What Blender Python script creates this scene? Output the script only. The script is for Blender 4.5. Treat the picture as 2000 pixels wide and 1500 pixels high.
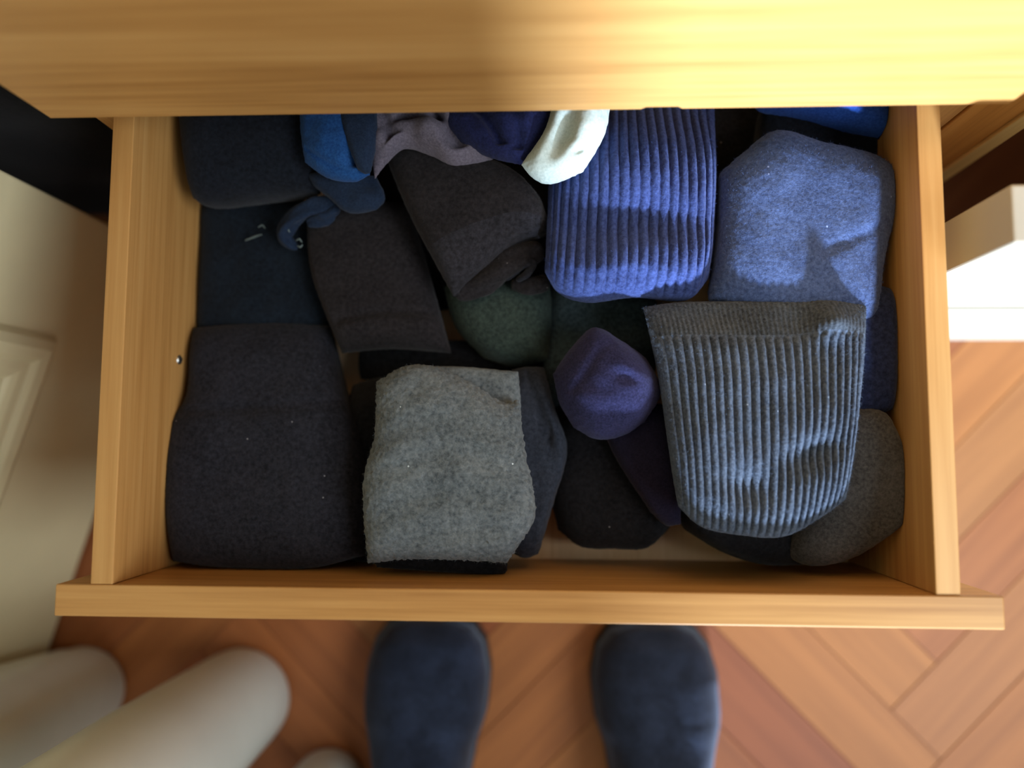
import bpy, bmesh, math, random
from mathutils import Vector, Matrix, noise

for o in list(bpy.data.objects):
    bpy.data.objects.remove(o, do_unlink=True)
scene = bpy.context.scene
C = scene.collection
random.seed(7)

# ------------------------------------------------------------------ camera
FPX = 1500.0
CAM_H = 0.85
ANG = (0.0827048, 0.0446292, 0.0044868)
RM = Matrix.Rotation(ANG[2], 3, 'Z') @ Matrix.Rotation(ANG[1], 3, 'Y') @ Matrix.Rotation(ANG[0], 3, 'X')
CAM = Vector((0, 0, CAM_H))
cd = bpy.data.cameras.new('camera')
cam = bpy.data.objects.new('camera', cd)
C.objects.link(cam)
cam.matrix_world = Matrix.Translation(CAM) @ RM.to_4x4()
cd.sensor_width = 36.0
cd.lens = 36.0 * FPX / 2000.0
cd.clip_start = 0.01
cd.dof.use_dof = True
cd.dof.focus_distance = 0.545
cd.dof.aperture_fstop = 1.6
scene.camera = cam

# ------------------------------------------------------------------ light
w = bpy.data.worlds.new('world')
scene.world = w
w.use_nodes = True
bg = w.node_tree.nodes['Background']
bg.inputs['Color'].default_value = (0.86, 0.94, 1.0, 1)
bg.inputs['Strength'].default_value = 0.15

SUN_AZ = math.radians(9)      # light comes from the viewer's side, a little from the right
SUN_EL = math.radians(13.0)
sd = bpy.data.lights.new('sun', 'SUN')
sd.energy = 14.8
sd.angle = math.radians(3.0)
sd.color = (0.64, 0.79, 1.0)
sun = bpy.data.objects.new('sun', sd)
C.objects.link(sun)
src = Vector((math.sin(SUN_AZ) * math.cos(SUN_EL), -math.cos(SUN_AZ) * math.cos(SUN_EL), math.sin(SUN_EL)))
sun.rotation_euler = src.to_track_quat('Z', 'Y').to_euler()
sun.location = src * 4

def window_light(name, loc, rot, sx, sy, energy, col):
    a = bpy.data.lights.new(name, 'AREA')
    a.shape = 'RECTANGLE'; a.size = sx; a.size_y = sy; a.energy = energy; a.color = col
    o = bpy.data.objects.new(name, a); o.location = loc; o.rotation_euler = rot
    C.objects.link(o)
# soft daylight at the back window, and an added fill from the side
WY = -2.0
WX0, WX1, WZ0, WZ1 = 0.335, 1.2, 0.35, 2.15
SWX, SY0, SY1, SZ0, SZ1 = 1.3, -1.2, 0.0, 1.1, 2.4
window_light('window_daylight', ((WX0 + WX1) / 2, WY + 0.02, 1.35), (math.radians(90), 0, 0), WX1 - WX0, 1.5, 10, (0.92, 0.97, 1.0))
window_light('added_side_fill', (SWX - 0.02, (SY0 + SY1) / 2, (SZ0 + SZ1) / 2), (math.radians(90), 0, math.radians(90)), SY1 - SY0, SZ1 - SZ0, 37, (0.88, 0.95, 1.0))

vs = scene.view_settings
vs.view_transform = 'Standard'
vs.look = 'None'
vs.gamma = 1.0
vs.use_curve_mapping = False
vs.exposure = 0.0

# ------------------------------------------------------------------ helpers
def P(px, py, z):
    """point at height z that the photograph shows at pixel (px, py)"""
    d = RM @ Vector(((px - 1000) / FPX, -(py - 750) / FPX, -1))
    t = (z - CAM_H) / d.z
    return CAM + d * t

def link(o, parent=None):
    C.objects.link(o)
    if parent is not None:
        o.parent = parent
    return o

def tag(o, label=None, cat=None, group=None, kind=None):
    if label: o['label'] = label
    if cat: o['category'] = cat
    if group: o['group'] = group
    if kind: o['kind'] = kind
    return o

def empty(name, loc, label=None, cat=None, group=None):
    o = bpy.data.objects.new(name, None)
    o.location = loc
    o.empty_display_size = 0.02
    C.objects.link(o)
    return tag(o, label, cat, group)

def world_of(o):
    v = Vector((0, 0, 0))
    while o is not None:
        v += o.location
        o = o.parent
    return v

def from_bm(name, bm, mat, parent=None, smooth=False, origin=None):
    """bm is in world coordinates; the object's origin goes to the base centre of the mesh"""
    xs = [v.co.x for v in bm.verts]; ys = [v.co.y for v in bm.verts]; zs = [v.co.z for v in bm.verts]
    if origin is None:
        origin = Vector(((min(xs) + max(xs)) / 2, (min(ys) + max(ys)) / 2, min(zs)))
    for v in bm.verts:
        v.co -= origin
    me = bpy.data.meshes.new(name)
    bm.to_mesh(me); bm.free()
    if smooth:
        for p in me.polygons: p.use_smooth = True
    me.materials.append(mat)
    o = bpy.data.objects.new(name, me)
    o.location = origin - (world_of(parent) if parent is not None else Vector((0, 0, 0)))
    return link(o, parent)

def box_bm(x0, x1, y0, y1, z0, z1, bevel=0.0008, seg=2):
    bm = bmesh.new()
    bmesh.ops.create_cube(bm, size=1)
    for v in bm.verts:
        v.co = Vector((x0 if v.co.x < 0 else x1, y0 if v.co.y < 0 else y1, z0 if v.co.z < 0 else z1))
    if bevel:
        bmesh.ops.bevel(bm, geom=bm.edges[:], offset=bevel, segments=seg, affect='EDGES', profile=0.5)
    return bm

def box(name, x0, x1, y0, y1, z0, z1, mat, parent=None, bevel=0.0008):
    return from_bm(name, box_bm(x0, x1, y0, y1, z0, z1, bevel), mat, parent)

def lerp(a, b, t): return a + (b - a) * t
def sstep(a, b, x):
    t = max(0.0, min(1.0, (x - a) / (b - a))) if b != a else float(x > a)
    return t * t * (3 - 2 * t)

# ------------------------------------------------------------------ materials
def new_mat(name):
    m = bpy.data.materials.new(name)
    m.use_nodes = True
    nt = m.node_tree
    for n in list(nt.nodes): nt.nodes.remove(n)
    out = nt.nodes.new('ShaderNodeOutputMaterial')
    b = nt.nodes.new('ShaderNodeBsdfPrincipled')
    nt.links.new(b.outputs[0], out.inputs[0])
    return m, nt, b

def N(nt, t, **kw):
    n = nt.nodes.new(t)
    for k, v in kw.items():
        if k.startswith('_'): setattr(n, k[1:], v)
        else: n.inputs[k].default_value = v
    return n

def ramp(nt, stops):
    r = nt.nodes.new('ShaderNodeValToRGB')
    e = r.color_ramp.elements
    while len(e) < len(stops): e.new(0.5)
    for i, (p, c) in enumerate(stops):
        e[i].position = p; e[i].color = (*c, 1)
    return r

def srgb(r, g, b):
    f = lambda c: c / 12.92 if c <= 0.04045 else ((c + 0.055) / 1.055) ** 2.4
    return (f(r / 255), f(g / 255), f(b / 255))

def wood(name, axis, dark, mid, light, rough=0.42, broad=24.0, fine=210.0):
    m, nt, b = new_mat(name)
    tc = N(nt, 'ShaderNodeTexCoord')
    sc = [1.0, 1.0, 1.0]
    mp1 = N(nt, 'ShaderNodeMapping'); mp2 = N(nt, 'ShaderNodeMapping')
    mp1.inputs['Scale'].default_value = [0.05 if i == axis else 1.0 for i in range(3)]
    mp2.inputs['Scale'].default_value = [0.025 if i == axis else 1.0 for i in range(3)]
    n1 = N(nt, 'ShaderNodeTexNoise', Scale=broad, Detail=4.0, Roughness=0.55, Distortion=0.6)
    n2 = N(nt, 'ShaderNodeTexNoise', Scale=fine, Detail=3.0, Roughness=0.6)
    L = nt.links.new
    L(tc.outputs['Object'], mp1.inputs[0]); L(tc.outputs['Object'], mp2.inputs[0])
    L(mp1.outputs[0], n1.inputs['Vector']); L(mp2.outputs[0], n2.inputs['Vector'])
    mx = N(nt, 'ShaderNodeMix', Factor=0.48)
    L(n1.outputs[0], mx.inputs['A']); L(n2.outputs[0], mx.inputs['B'])
    r = ramp(nt, [(0.32, dark), (0.5, mid), (0.68, light)])
    L(mx.outputs[0], r.inputs[0])
    L(r.outputs[0], b.inputs['Base Color'])
    b.inputs['Roughness'].default_value = rough
    bp = N(nt, 'ShaderNodeBump', Strength=0.12, Distance=0.0006)
    L(n2.outputs[0], bp.inputs['Height']); L(bp.outputs[0], b.inputs['Normal'])
    return m

def fabric(name, c1, c2, scale=320.0, bump=0.5, speck=0.0, sheen=0.25, lo=0.35, hi=0.65, blot=0.25, dist=0.0006):
    m, nt, b = new_mat(name)
    L = nt.links.new
    tc = N(nt, 'ShaderNodeTexCoord')
    n1 = N(nt, 'ShaderNodeTexNoise', Scale=scale, Detail=5.0, Roughness=0.7)
    n0 = N(nt, 'ShaderNodeTexNoise', Scale=28.0, Detail=3.0, Roughness=0.5)
    L(tc.outputs['Object'], n1.inputs['Vector']); L(tc.outputs['Object'], n0.inputs['Vector'])
    mx = N(nt, 'ShaderNodeMix', Factor=blot)
    L(n1.outputs[0], mx.inputs['A']); L(n0.outputs[0], mx.inputs['B'])
    r = ramp(nt, [(lo, c1), (hi, c2)])
    L(mx.outputs[0], r.inputs[0])
    col = r.outputs[0]
    if speck > 0:
        v = N(nt, 'ShaderNodeTexVoronoi', Scale=150.0)
        L(tc.outputs['Object'], v.inputs['Vector'])
        lt = N(nt, 'ShaderNodeMath', _operation='LESS_THAN'); lt.inputs[1].default_value = 0.10
        L(v.outputs['Distance'], lt.inputs[0])
        sp = N(nt, 'ShaderNodeSeparateColor'); L(v.outputs['Color'], sp.inputs[0])
        gt = N(nt, 'ShaderNodeMath', _operation='GREATER_THAN'); gt.inputs[1].default_value = 1 - speck
        L(sp.outputs[0], gt.inputs[0])
        mu = N(nt, 'ShaderNodeMath', _operation='MULTIPLY')
        L(lt.outputs[0], mu.inputs[0]); L(gt.outputs[0], mu.inputs[1])
        m2 = N(nt, 'ShaderNodeMix', _data_type='RGBA')
        m2.inputs['B'].default_value = (*[min(1, 0.12 + 2.2 * c) for c in c2], 1)
        L(mu.outputs[0], m2.inputs['Factor']); L(col, m2.inputs['A'])
        col = m2.outputs['Result']
    L(col, b.inputs['Base Color'])
    b.inputs['Roughness'].default_value = 0.95
    b.inputs['Specular IOR Level'].default_value = 0.12
    b.inputs['Sheen Weight'].default_value = sheen
    b.inputs['Sheen Roughness'].default_value = 0.5
    b.inputs['Sheen Tint'].default_value = (*[min(1, 0.25 + 2.0 * c) for c in c2], 1)
    bp = N(nt, 'ShaderNodeBump', Strength=bump, Distance=dist)
    L(n1.outputs[0], bp.inputs['Height']); L(bp.outputs[0], b.inputs['Normal'])
    return m

def paint(name, col, rough=0.4, var=0.03):
    m, nt, b = new_mat(name)
    L = nt.links.new
    tc = N(nt, 'ShaderNodeTexCoord')
    n = N(nt, 'ShaderNodeTexNoise', Scale=9.0, Detail=4.0, Roughness=0.6)
    L(tc.outputs['Object'], n.inputs['Vector'])
    r = ramp(nt, [(0.3, [max(0, c * (1 - 2 * var)) for c in col]), (0.7, [min(1, c * (1 + var)) for c in col])])
    L(n.outputs[0], r.inputs[0]); L(r.outputs[0], b.inputs['Base Color'])
    b.inputs['Roughness'].default_value = rough
    return m

OAK = (srgb(166, 115, 59), srgb(194, 143, 81), srgb(210, 162, 99))
M_oak_x = wood('oak_grain_across', 0, *OAK)
M_oak_y = wood('oak_grain_deep', 1, *OAK)
M_oak_z = wood('oak_grain_upright', 2, *OAK)
M_ply = wood('drawer_bottom_board', 1, srgb(214, 170, 122), srgb(232, 194, 148), srgb(240, 206, 164), 0.6)
M_shadewood = wood('closet_shade_wood', 2, srgb(40, 24, 16), srgb(52, 33, 22), srgb(64, 42, 28), 0.6)  # deep shade of the closet put into the wood colour
M_brownwood = wood('brown_wood', 2, srgb(160, 104, 44), srgb(188, 128, 58), srgb(204, 146, 76), 0.5)
M_tanwood = wood('tan_wood', 2, srgb(196, 160, 96), srgb(216, 182, 116), srgb(226, 196, 134), 0.5)
M_cream = paint('cream_paint', srgb(224, 214, 174), 0.38)
M_white = paint('white_paint', srgb(226, 220, 204), 0.45)
M_panel = paint('wall_panel_paint', srgb(178, 169, 150), 0.55)
M_beige = paint('beige_paint', srgb(196, 166, 122), 0.5)
M_plaster = paint('plaster', srgb(225, 220, 208), 0.8)
M_post = paint('white_gloss', srgb(214, 220, 214), 0.28)
M_metal, nt_, b_ = new_mat('zinc_metal')
b_.inputs['Base Color'].default_value = (0.55, 0.57, 0.55, 1); b_.inputs['Metallic'].default_value = 1.0
b_.inputs['Roughness'].default_value = 0.32
M_slot = paint('slot_dark', (0.02, 0.02, 0.02), 0.6)

# ------------------------------------------------------------------ room: floor, walls
def parquet_mat():
    m, nt, b = new_mat('parquet_wood')
    L = nt.links.new
    tc = N(nt, 'ShaderNodeTexCoord'); oi = N(nt, 'ShaderNodeObjectInfo')
    mp = N(nt, 'ShaderNodeMapping'); mp.inputs['Scale'].default_value = (0.05, 1, 1)
    add = N(nt, 'ShaderNodeVectorMath', _operation='ADD')
    L(tc.outputs['Object'], mp.inputs[0])
    mul = N(nt, 'ShaderNodeMath', _operation='MULTIPLY'); mul.inputs[1].default_value = 37.0
    L(oi.outputs['Random'], mul.inputs[0])
    L(mp.outputs[0], add.inputs[0]); L(mul.outputs[0], add.inputs[1])
    n = N(nt, 'ShaderNodeTexNoise', Scale=55.0, Detail=5.0, Roughness=0.6, Distortion=0.4)
    L(add.outputs[0], n.inputs['Vector'])
    r1 = ramp(nt, [(0.0, srgb(146, 82, 46)), (0.3, srgb(162, 98, 52)), (0.55, srgb(172, 112, 58)), (0.8, srgb(154, 86, 46)), (1.0, srgb(178, 124, 70))])
    L(oi.outputs['Random'], r1.inputs[0])
    r2 = ramp(nt, [(0.3, (0.80, 0.75, 0.72)), (0.7, (1.1, 1.09, 1.08))])
    L(n.outputs[0], r2.inputs[0])
    mx = N(nt, 'ShaderNodeMix', _data_type='RGBA', _blend_type='MULTIPLY'); mx.inputs['Factor'].default_value = 1.0
    L(r1.outputs[0], mx.inputs['A']); L(r2.outputs[0], mx.inputs['B'])
    L(mx.outputs['Result'], b.inputs['Base Color'])
    b.inputs['Roughness'].default_value = 0.48
    return m
M_parq = parquet_mat()
M_sub = paint('parquet_joint', srgb(110, 58, 36), 0.6)

floor = box('floor', -2.2, 1.6, -2.4, 1.2, -0.05, -0.0012, M_sub, None, 0)
tag(floor, 'red-brown herringbone parquet floor', None, None, 'structure')

def build_planks():
    wd, n = 0.07, 5
    Ln = wd * n
    a0, b0 = 0.063, -0.519
    q = math.radians(45)
    ea = Vector((math.cos(q), math.sin(q), 0)); eb = Vector((-math.sin(q), math.cos(q), 0))
    bm = box_bm(-Ln / 2 + 0.0005, Ln / 2 - 0.0005, -wd / 2 + 0.0005, wd / 2 - 0.0005, -0.0012, 0.0, 0.0004, 1)
    me = bpy.data.meshes.new('plank'); bm.to_mesh(me); bm.free()
    me.materials.append(M_parq)
    cells = []
    for k in range(-30, 30):
        for m in range(-6, 7):
            cells.append((a0 + (k + 2 * n * m) * wd + Ln / 2, b0 + (k + 0.5) * wd, 0))
            c = k + 2 * n * m
            lo = c - 2 * n + 1 - 0
            # upright plank in column k, its lowest row lo
            cells.append((a0 + (k + 0.5) * wd, b0 + (k - 2 * n + 1 + 2 * n * m) * wd + Ln / 2, 1))
    seen = set(); cnt = 0
    for a, b, o in cells:
        p = ea * a + eb * b
        if not (-0.80 < p.x < 1.0 and -0.75 < p.y < 0.62): continue
        key = (round(p.x, 3), round(p.y, 3), o)
        if key in seen: continue
        seen.add(key)
        ob = bpy.data.objects.new('plank', me)
        ob.location = p - floor.location
        ob.rotation_euler.z = q + (math.pi / 2 if o else 0)
        link(ob, floor); cnt += 1
    print('planks', cnt)
build_planks()

# unseen back wall behind the viewer, its window edge placed to cut the sun
def wall_with_hole():
    bm = bmesh.new()
    for (x0, x1, z0, z1) in ((-2.2, WX0, 0, 2.6), (WX1, SWX + 0.12, 0, 2.6), (WX0, WX1, 0, WZ0), (WX0, WX1, WZ1, 2.6)):
        b2 = box_bm(x0, x1, WY - 0.12, WY, z0, z1, 0)
        me = bpy.data.meshes.new('tmp'); b2.to_mesh(me); b2.free()
        bm.from_mesh(me); bpy.data.meshes.remove(me)
    return bm
tag(from_bm('unseen_wall_back', wall_with_hole(), M_plaster), 'unseen plain wall behind the viewer, its tall window shaping the sunlight', None, None, 'structure')
win = empty('window_1', ((WX0 + WX1) / 2, WY - 0.06, WZ0), 'white framed window behind the viewer')
win['kind'] = 'structure'
box('window_frame', WX0, WX0 + 0.045, WY - 0.09, WY - 0.04, WZ0, WZ1, M_white, win)
box('window_frame', WX1 - 0.045, WX1, WY - 0.09, WY - 0.04, WZ0, WZ1, M_white, win)
box('window_frame', WX0 + 0.045, WX1 - 0.045, WY - 0.09, WY - 0.04, WZ0, WZ0 + 0.045, M_white, win)
box('window_frame', WX0 + 0.045, WX1 - 0.045, WY - 0.09, WY - 0.04, WZ1 - 0.045, WZ1, M_white, win)

def side_wall():
    bm = bmesh.new()
    for (y0, y1, z0, z1) in ((WY, SY0, 0, 2.6), (SY1, 0.7, 0, 2.6), (SY0, SY1, 0, SZ0), (SY0, SY1, SZ1, 2.6)):
        b2 = box_bm(SWX, SWX + 0.12, y0, y1, z0, z1, 0)
        me = bpy.data.meshes.new('tmp'); b2.to_mesh(me); b2.free()
        bm.from_mesh(me); bpy.data.meshes.remove(me)
    return bm
tag(from_bm('added_wall_side', side_wall(), M_plaster), 'added plain side wall with an opening for the fill light', None, None, 'structure')  # unseen wall and window added to carry the side fill
win2 = empty('added_window_2', (SWX + 0.06, (SY0 + SY1) / 2, SZ0), 'added white framed window that holds the side fill light')
win2['kind'] = 'structure'
for y0, y1, z0, z1 in ((SY0, SY0 + 0.045, SZ0, SZ1), (SY1 - 0.045, SY1, SZ0, SZ1), (SY0 + 0.045, SY1 - 0.045, SZ0, SZ0 + 0.045), (SY0 + 0.045, SY1 - 0.045, SZ1 - 0.045, SZ1)):
    box('window_frame', SWX + 0.04, SWX + 0.09, y0, y1, z0, z1, M_white, win2)

# ------------------------------------------------------------------ closet round the dresser
ZT = CAM_H - 0.511             # top of the open drawer
WALLY = 0.122
cl = box('wall_right', 0.277, 1.299, WALLY, WALLY + 0.036, 0.181, 0.390, M_panel, None, 0.0015)
tag(cl, 'low white painted wall panel to the right of the drawer', None, None, 'structure')
bbd = from_bm('baseboard_right', box_bm(0.277, 1.299, WALLY - 0.003, WALLY + 0.036, 0.0, 0.1775, 0.002, 3), M_panel)
tag(bbd, 'white painted baseboard on the right wall', None, None, 'structure')
tag(box('trim_1', 0.2955, 0.337, 0.238, 0.262, 0.0, 1.9, M_brownwood, None, 0.001), 'brown wooden upright beside the dresser', None, None, 'structure')
tag(box('trim_2', 0.3375, 0.352, 0.236, 0.262, 0.0, 1.9, M_tanwood, None, 0.001), 'narrow tan wooden strip beside the brown upright', None, None, 'structure')
tag(box('wall_closet_back', -1.3, 1.2, 0.78, 0.82, 0.0, 2.4, M_shadewood, None, 0), 'back wall of the closet, darkened for shade', None, None, 'structure')
tag(box('wall_closet_right', 0.62, 0.66, 0.17, 0.78, 0.0, 2.4, M_shadewood, None, 0), 'side wall inside the closet, darkened for shade', None, None, 'structure')

# cream panelled door standing open on the left
def door():
    A = Vector((-0.415, 0.209, 0)); B = Vector((-0.561, -0.268, 0))
    d = (B - A).normalized(); nrm = Vector((-d.y, d.x, 0))      # towards the drawer
    if nrm.x < 0: nrm = -nrm
    ang = math.atan2(d.y, d.x)
    root = empty('door_1', A, 'cream painted panelled door standing open left of the drawer')
    root['kind'] = 'structure'
    Wd, Hd, T = 0.80, 2.0, 0.035
    def place(bm, name, mat):
        # local x along door, local y out of its face towards the drawer, z up
        for v in bm.verts:
            l = v.co.copy()
            v.co = A + d * l.x + nrm * l.y + Vector((0, 0, l.z))
        bmesh.ops.recalc_face_normals(bm, faces=bm.faces[:])
        return from_bm(name, bm, mat, root)
    place(box_bm(0, Wd, -T, 0, 0.006, Hd, 0.002), 'door_leaf', M_cream)
    # raised moulding frame: where the photo shows its lower corner
    return place, A, d, nrm
place, DA, DD, DN = door()
def on_door(px, py):
    r = RM @ Vector(((px - 1000) / FPX, -(py - 750) / FPX, -1))
    t = (DA - CAM).dot(DN) / r.dot(DN)
    p = CAM + r * t
    return (p - DA).dot(DD), p.z
mx0, mz0 = on_door(108, 655)
print('moulding corner', mx0, mz0)
def moulding_frame(x0, x1, z0, z1, wdt, hgt, name):
    # mitred frame with a rounded section
    bm = bmesh.new()
    prof = [(0, 0), (0.12, 0.7), (0.3, 1.0), (0.5, 0.85), (0.62, 0.5), (0.8, 0.45), (0.92, 0.25), (1, 0)]
    rings = []
    for t, h in prof:
        o = t * wdt
        rings.append([bm.verts.new((x, h * hgt, z)) for x, z in ((x0 + o, z0 + o), (x1 - o, z0 + o), (x1 - o, z1 - o), (x0 + o, z1 - o))])
    for a, b in zip(rings, rings[1:]):
        for i in range(4):
            j = (i + 1) % 4
            bm.faces.new((a[i], a[j], b[j], b[i]))
    return place(bm, name, M_cream)
moulding_frame(mx0, 0.80 - mx0, mz0, 0.95, 0.045, 0.012, 'moulding')
moulding_frame(mx0 + 0.075, 0.80 - mx0 - 0.075, mz0 + 0.075, 0.875, 0.03, 0.008, 'moulding')
moulding_frame(mx0, 0.80 - mx0, 1.07, 1.9, 0.045, 0.012, 'moulding')

# ------------------------------------------------------------------ dresser carcass and closed drawer above
Y_F = 0.2165; T_F = 0.0205
XL, XR = -0.3294, 0.2906
dresser = empty('dresser', (-0.0194, 0.45, 0), 'oak veneer chest of drawers that the open drawer slides out of', 'dresser')
yb0, yb1 = Y_F + T_F + 0.001, 0.70
box('side_panel', XL + 0.001, XL + 0.02, yb0, yb1, 0, 0.765, M_oak_z, dresser)
box('side_panel', XR - 0.0225, XR + 0.002, yb0, yb1, 0, 0.765, M_oak_z, dresser)
box('back_panel', XL + 0.02, XR - 0.0225, yb1 - 0.008, yb1, 0.05, 0.765, M_oak_x, dresser, 0)
box('top_panel', XL, XR, Y_F, yb1, 0.7655, 0.785, M_oak_x, dresser)
box('bottom_shelf', XL + 0.02, XR - 0.0225, yb0, yb1 - 0.008, 0.09, 0.106, M_oak_x, dresser, 0)
box('plinth', XL + 0.02, XR - 0.0225, yb0 + 0.03, yb0 + 0.046, 0, 0.09, M_oak_x, dresser, 0)
box('divider_rail', XL + 0.02, XR - 0.0225, yb0, yb0 + 0.04, ZT + 0.012, ZT + 0.028, M_oak_x, dresser, 0)

def closed_drawer(z0, z1, label, notch):
    root = empty('drawer', (-0.0194, Y_F + 0.1, z0), label, 'drawer', None)
    bm = bmesh.new()
    pts = [(XL, z0)]
    if notch:
        nx0, nx1 = 0.0605, 0.0865
        pts += [(nx0, z0), (nx0 + 0.003, z0 + 0.0028), (nx1 - 0.003, z0 + 0.0028), (nx1, z0)]
    pts += [(XR, z0), (XR, z1), (XL, z1)]
    f = [bm.verts.new((x, Y_F, z)) for x, z in pts]
    k = [bm.verts.new((x, Y_F + T_F, z)) for x, z in pts]
    bm.faces.new(f); bm.faces.new(k[::-1])
    n = len(pts)
    for i in range(n):
        bm.faces.new((f[i], k[i], k[(i + 1) % n], f[(i + 1) % n]))
    bmesh.ops.recalc_face_normals(bm, faces=bm.faces[:])
    es = [e for e in bm.edges if abs(e.verts[0].co.y - Y_F) < 1e-6 and abs(e.verts[1].co.y - Y_F) < 1e-6]
    bmesh.ops.bevel(bm, geom=es, offset=0.0008, segments=2, affect='EDGES', profile=0.5)
    from_bm('front_panel', bm, M_oak_x, root)
    bx0, bx1 = XL + 0.024, XR - 0.0265
    zb = z0 + 0.02; zt = z1 - 0.03
    ya, yz = Y_F + T_F, 0.66
    box('side_panel', bx0, bx0 + 0.0153, ya, yz, zb, zt, M_oak_y, root)
    box('side_panel', bx1 - 0.0155, bx1, ya, yz, zb, zt, M_oak_y, root)
    box('bottom_panel', bx0 + 0.0153, bx1 - 0.0155, ya, yz, zb, zb + 0.005, M_ply, root, 0)
    box('back_panel', bx0 + 0.0153, bx1 - 0.0155, yz - 0.014, yz, zb + 0.005, zt, M_oak_x, root)
closed_drawer(ZT + 0.0311, ZT + 0.225, 'closed oak drawer with a wide front, directly above the open sock drawer', True)
closed_drawer(ZT + 0.229, ZT + 0.423, 'closed oak drawer at the top of the dresser', True)

# ------------------------------------------------------------------ the open drawer
Y_IN, Y_OUT = -0.0928, -0.1138
SX = (-0.3057, -0.2904, 0.2487, 0.2642)
DB = ZT - 0.1435               # upper face of the drawer bottom
Y_BACK = 0.352
dr = empty('drawer', (-0.0194, 0.12, DB - 0.02), 'open oak drawer full of dark socks', 'drawer')
box('front_panel', XL, XR, Y_OUT, Y_IN, DB - 0.055, ZT, M_oak_x, dr, 0.001)
box('side_panel', SX[0], SX[1], Y_IN + 0.0002, Y_BACK, DB - 0.02, ZT - 0.0005, M_oak_y, dr, 0.0007)
box('side_panel', SX[2], SX[3], Y_IN + 0.0002, Y_BACK, DB - 0.02, ZT - 0.0005, M_oak_y, dr, 0.0007)
box('back_panel', SX[1], SX[2], Y_BACK - 0.014, Y_BACK, DB - 0.02, ZT - 0.012, M_oak_x, dr, 0.0007)
box('bottom_panel', SX[1], SX[2], Y_IN, Y_BACK - 0.014, DB - 0.006, DB, M_ply, dr, 0)
def screw():
    c = Vector((SX[1], 0.068, 0.258))
    bm = bmesh.new()
    prof = [(0.0, 0.0016), (0.0016, 0.00155), (0.0028, 0.0011), (0.0036, 0.0004), (0.0038, 0.0), ]
    n = 20; rings = []
    for r, h in prof:
        if r == 0: rings.append([bm.verts.new(c + Vector((h, 0, 0)))])
        else: rings.append([bm.verts.new(c + Vector((h, r * math.cos(6.28318 * i / n), r * math.sin(6.28318 * i / n)))) for i in range(n)])
    for i in range(n): bm.faces.new((rings[0][0], rings[1][i], rings[1][(i + 1) % n]))
    for a, b in zip(rings[1:], rings[2:]):
        for i in range(n): bm.faces.new((a[i], b[i], b[(i + 1) % n], a[(i + 1) % n]))
    s = from_bm('screw', bm, M_metal, dr, True)
    for a in (0.4, 0.4 + math.pi / 2):
        b2 = box_bm(0.001, 0.00175, -0.0022, 0.0022, -0.0004, 0.0004, 0)
        R = Matrix.Rotation(a, 3, 'X')
        for v in b2.verts: v.co = c + R @ v.co
        from_bm('screw_slot', b2, M_slot, s)
screw()

# ------------------------------------------------------------------ socks
def polyline(pts, n):
    """n+1 points along a Catmull-Rom curve through pts, evenly by arc length"""
    if len(pts) == 2:
        fine = [Vector(pts[0]).lerp(Vector(pts[1]), i / 16) for i in range(17)]
    else:
        q = [Vector(p) for p in pts]
        q = [q[0] * 2 - q[1]] + q + [q[-1] * 2 - q[-2]]
        fine = []
        for i in range(1, len(q) - 2):
            for s in range(12):
                t = s / 12
                a, b, c, d = q[i - 1], q[i], q[i + 1], q[i + 2]
                fine.append(0.5 * ((2 * b) + (c - a) * t + (2 * a - 5 * b + 4 * c - d) * t * t + (3 * b - a - 3 * c + d) * t ** 3))
        fine.append(q[-2])
    acc = [0.0]
    for a, b in zip(fine, fine[1:]): acc.append(acc[-1] + (b - a).length)
    tot = acc[-1]
    def at(t):
        s = t * tot
        lo = 0
        for k in range(len(acc) - 1):
            if acc[k + 1] >= s: lo = k; break
        else: lo = len(acc) - 2
        sg = acc[lo + 1] - acc[lo]
        return fine[lo].lerp(fine[lo + 1], (s - acc[lo]) / sg if sg > 1e-9 else 0)
    return at

def samp(n, k=0.6):
    return [lerp(i / n, 0.5 - 0.5 * math.cos(math.pi * i / n), k) for i in range(n + 1)]

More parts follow.
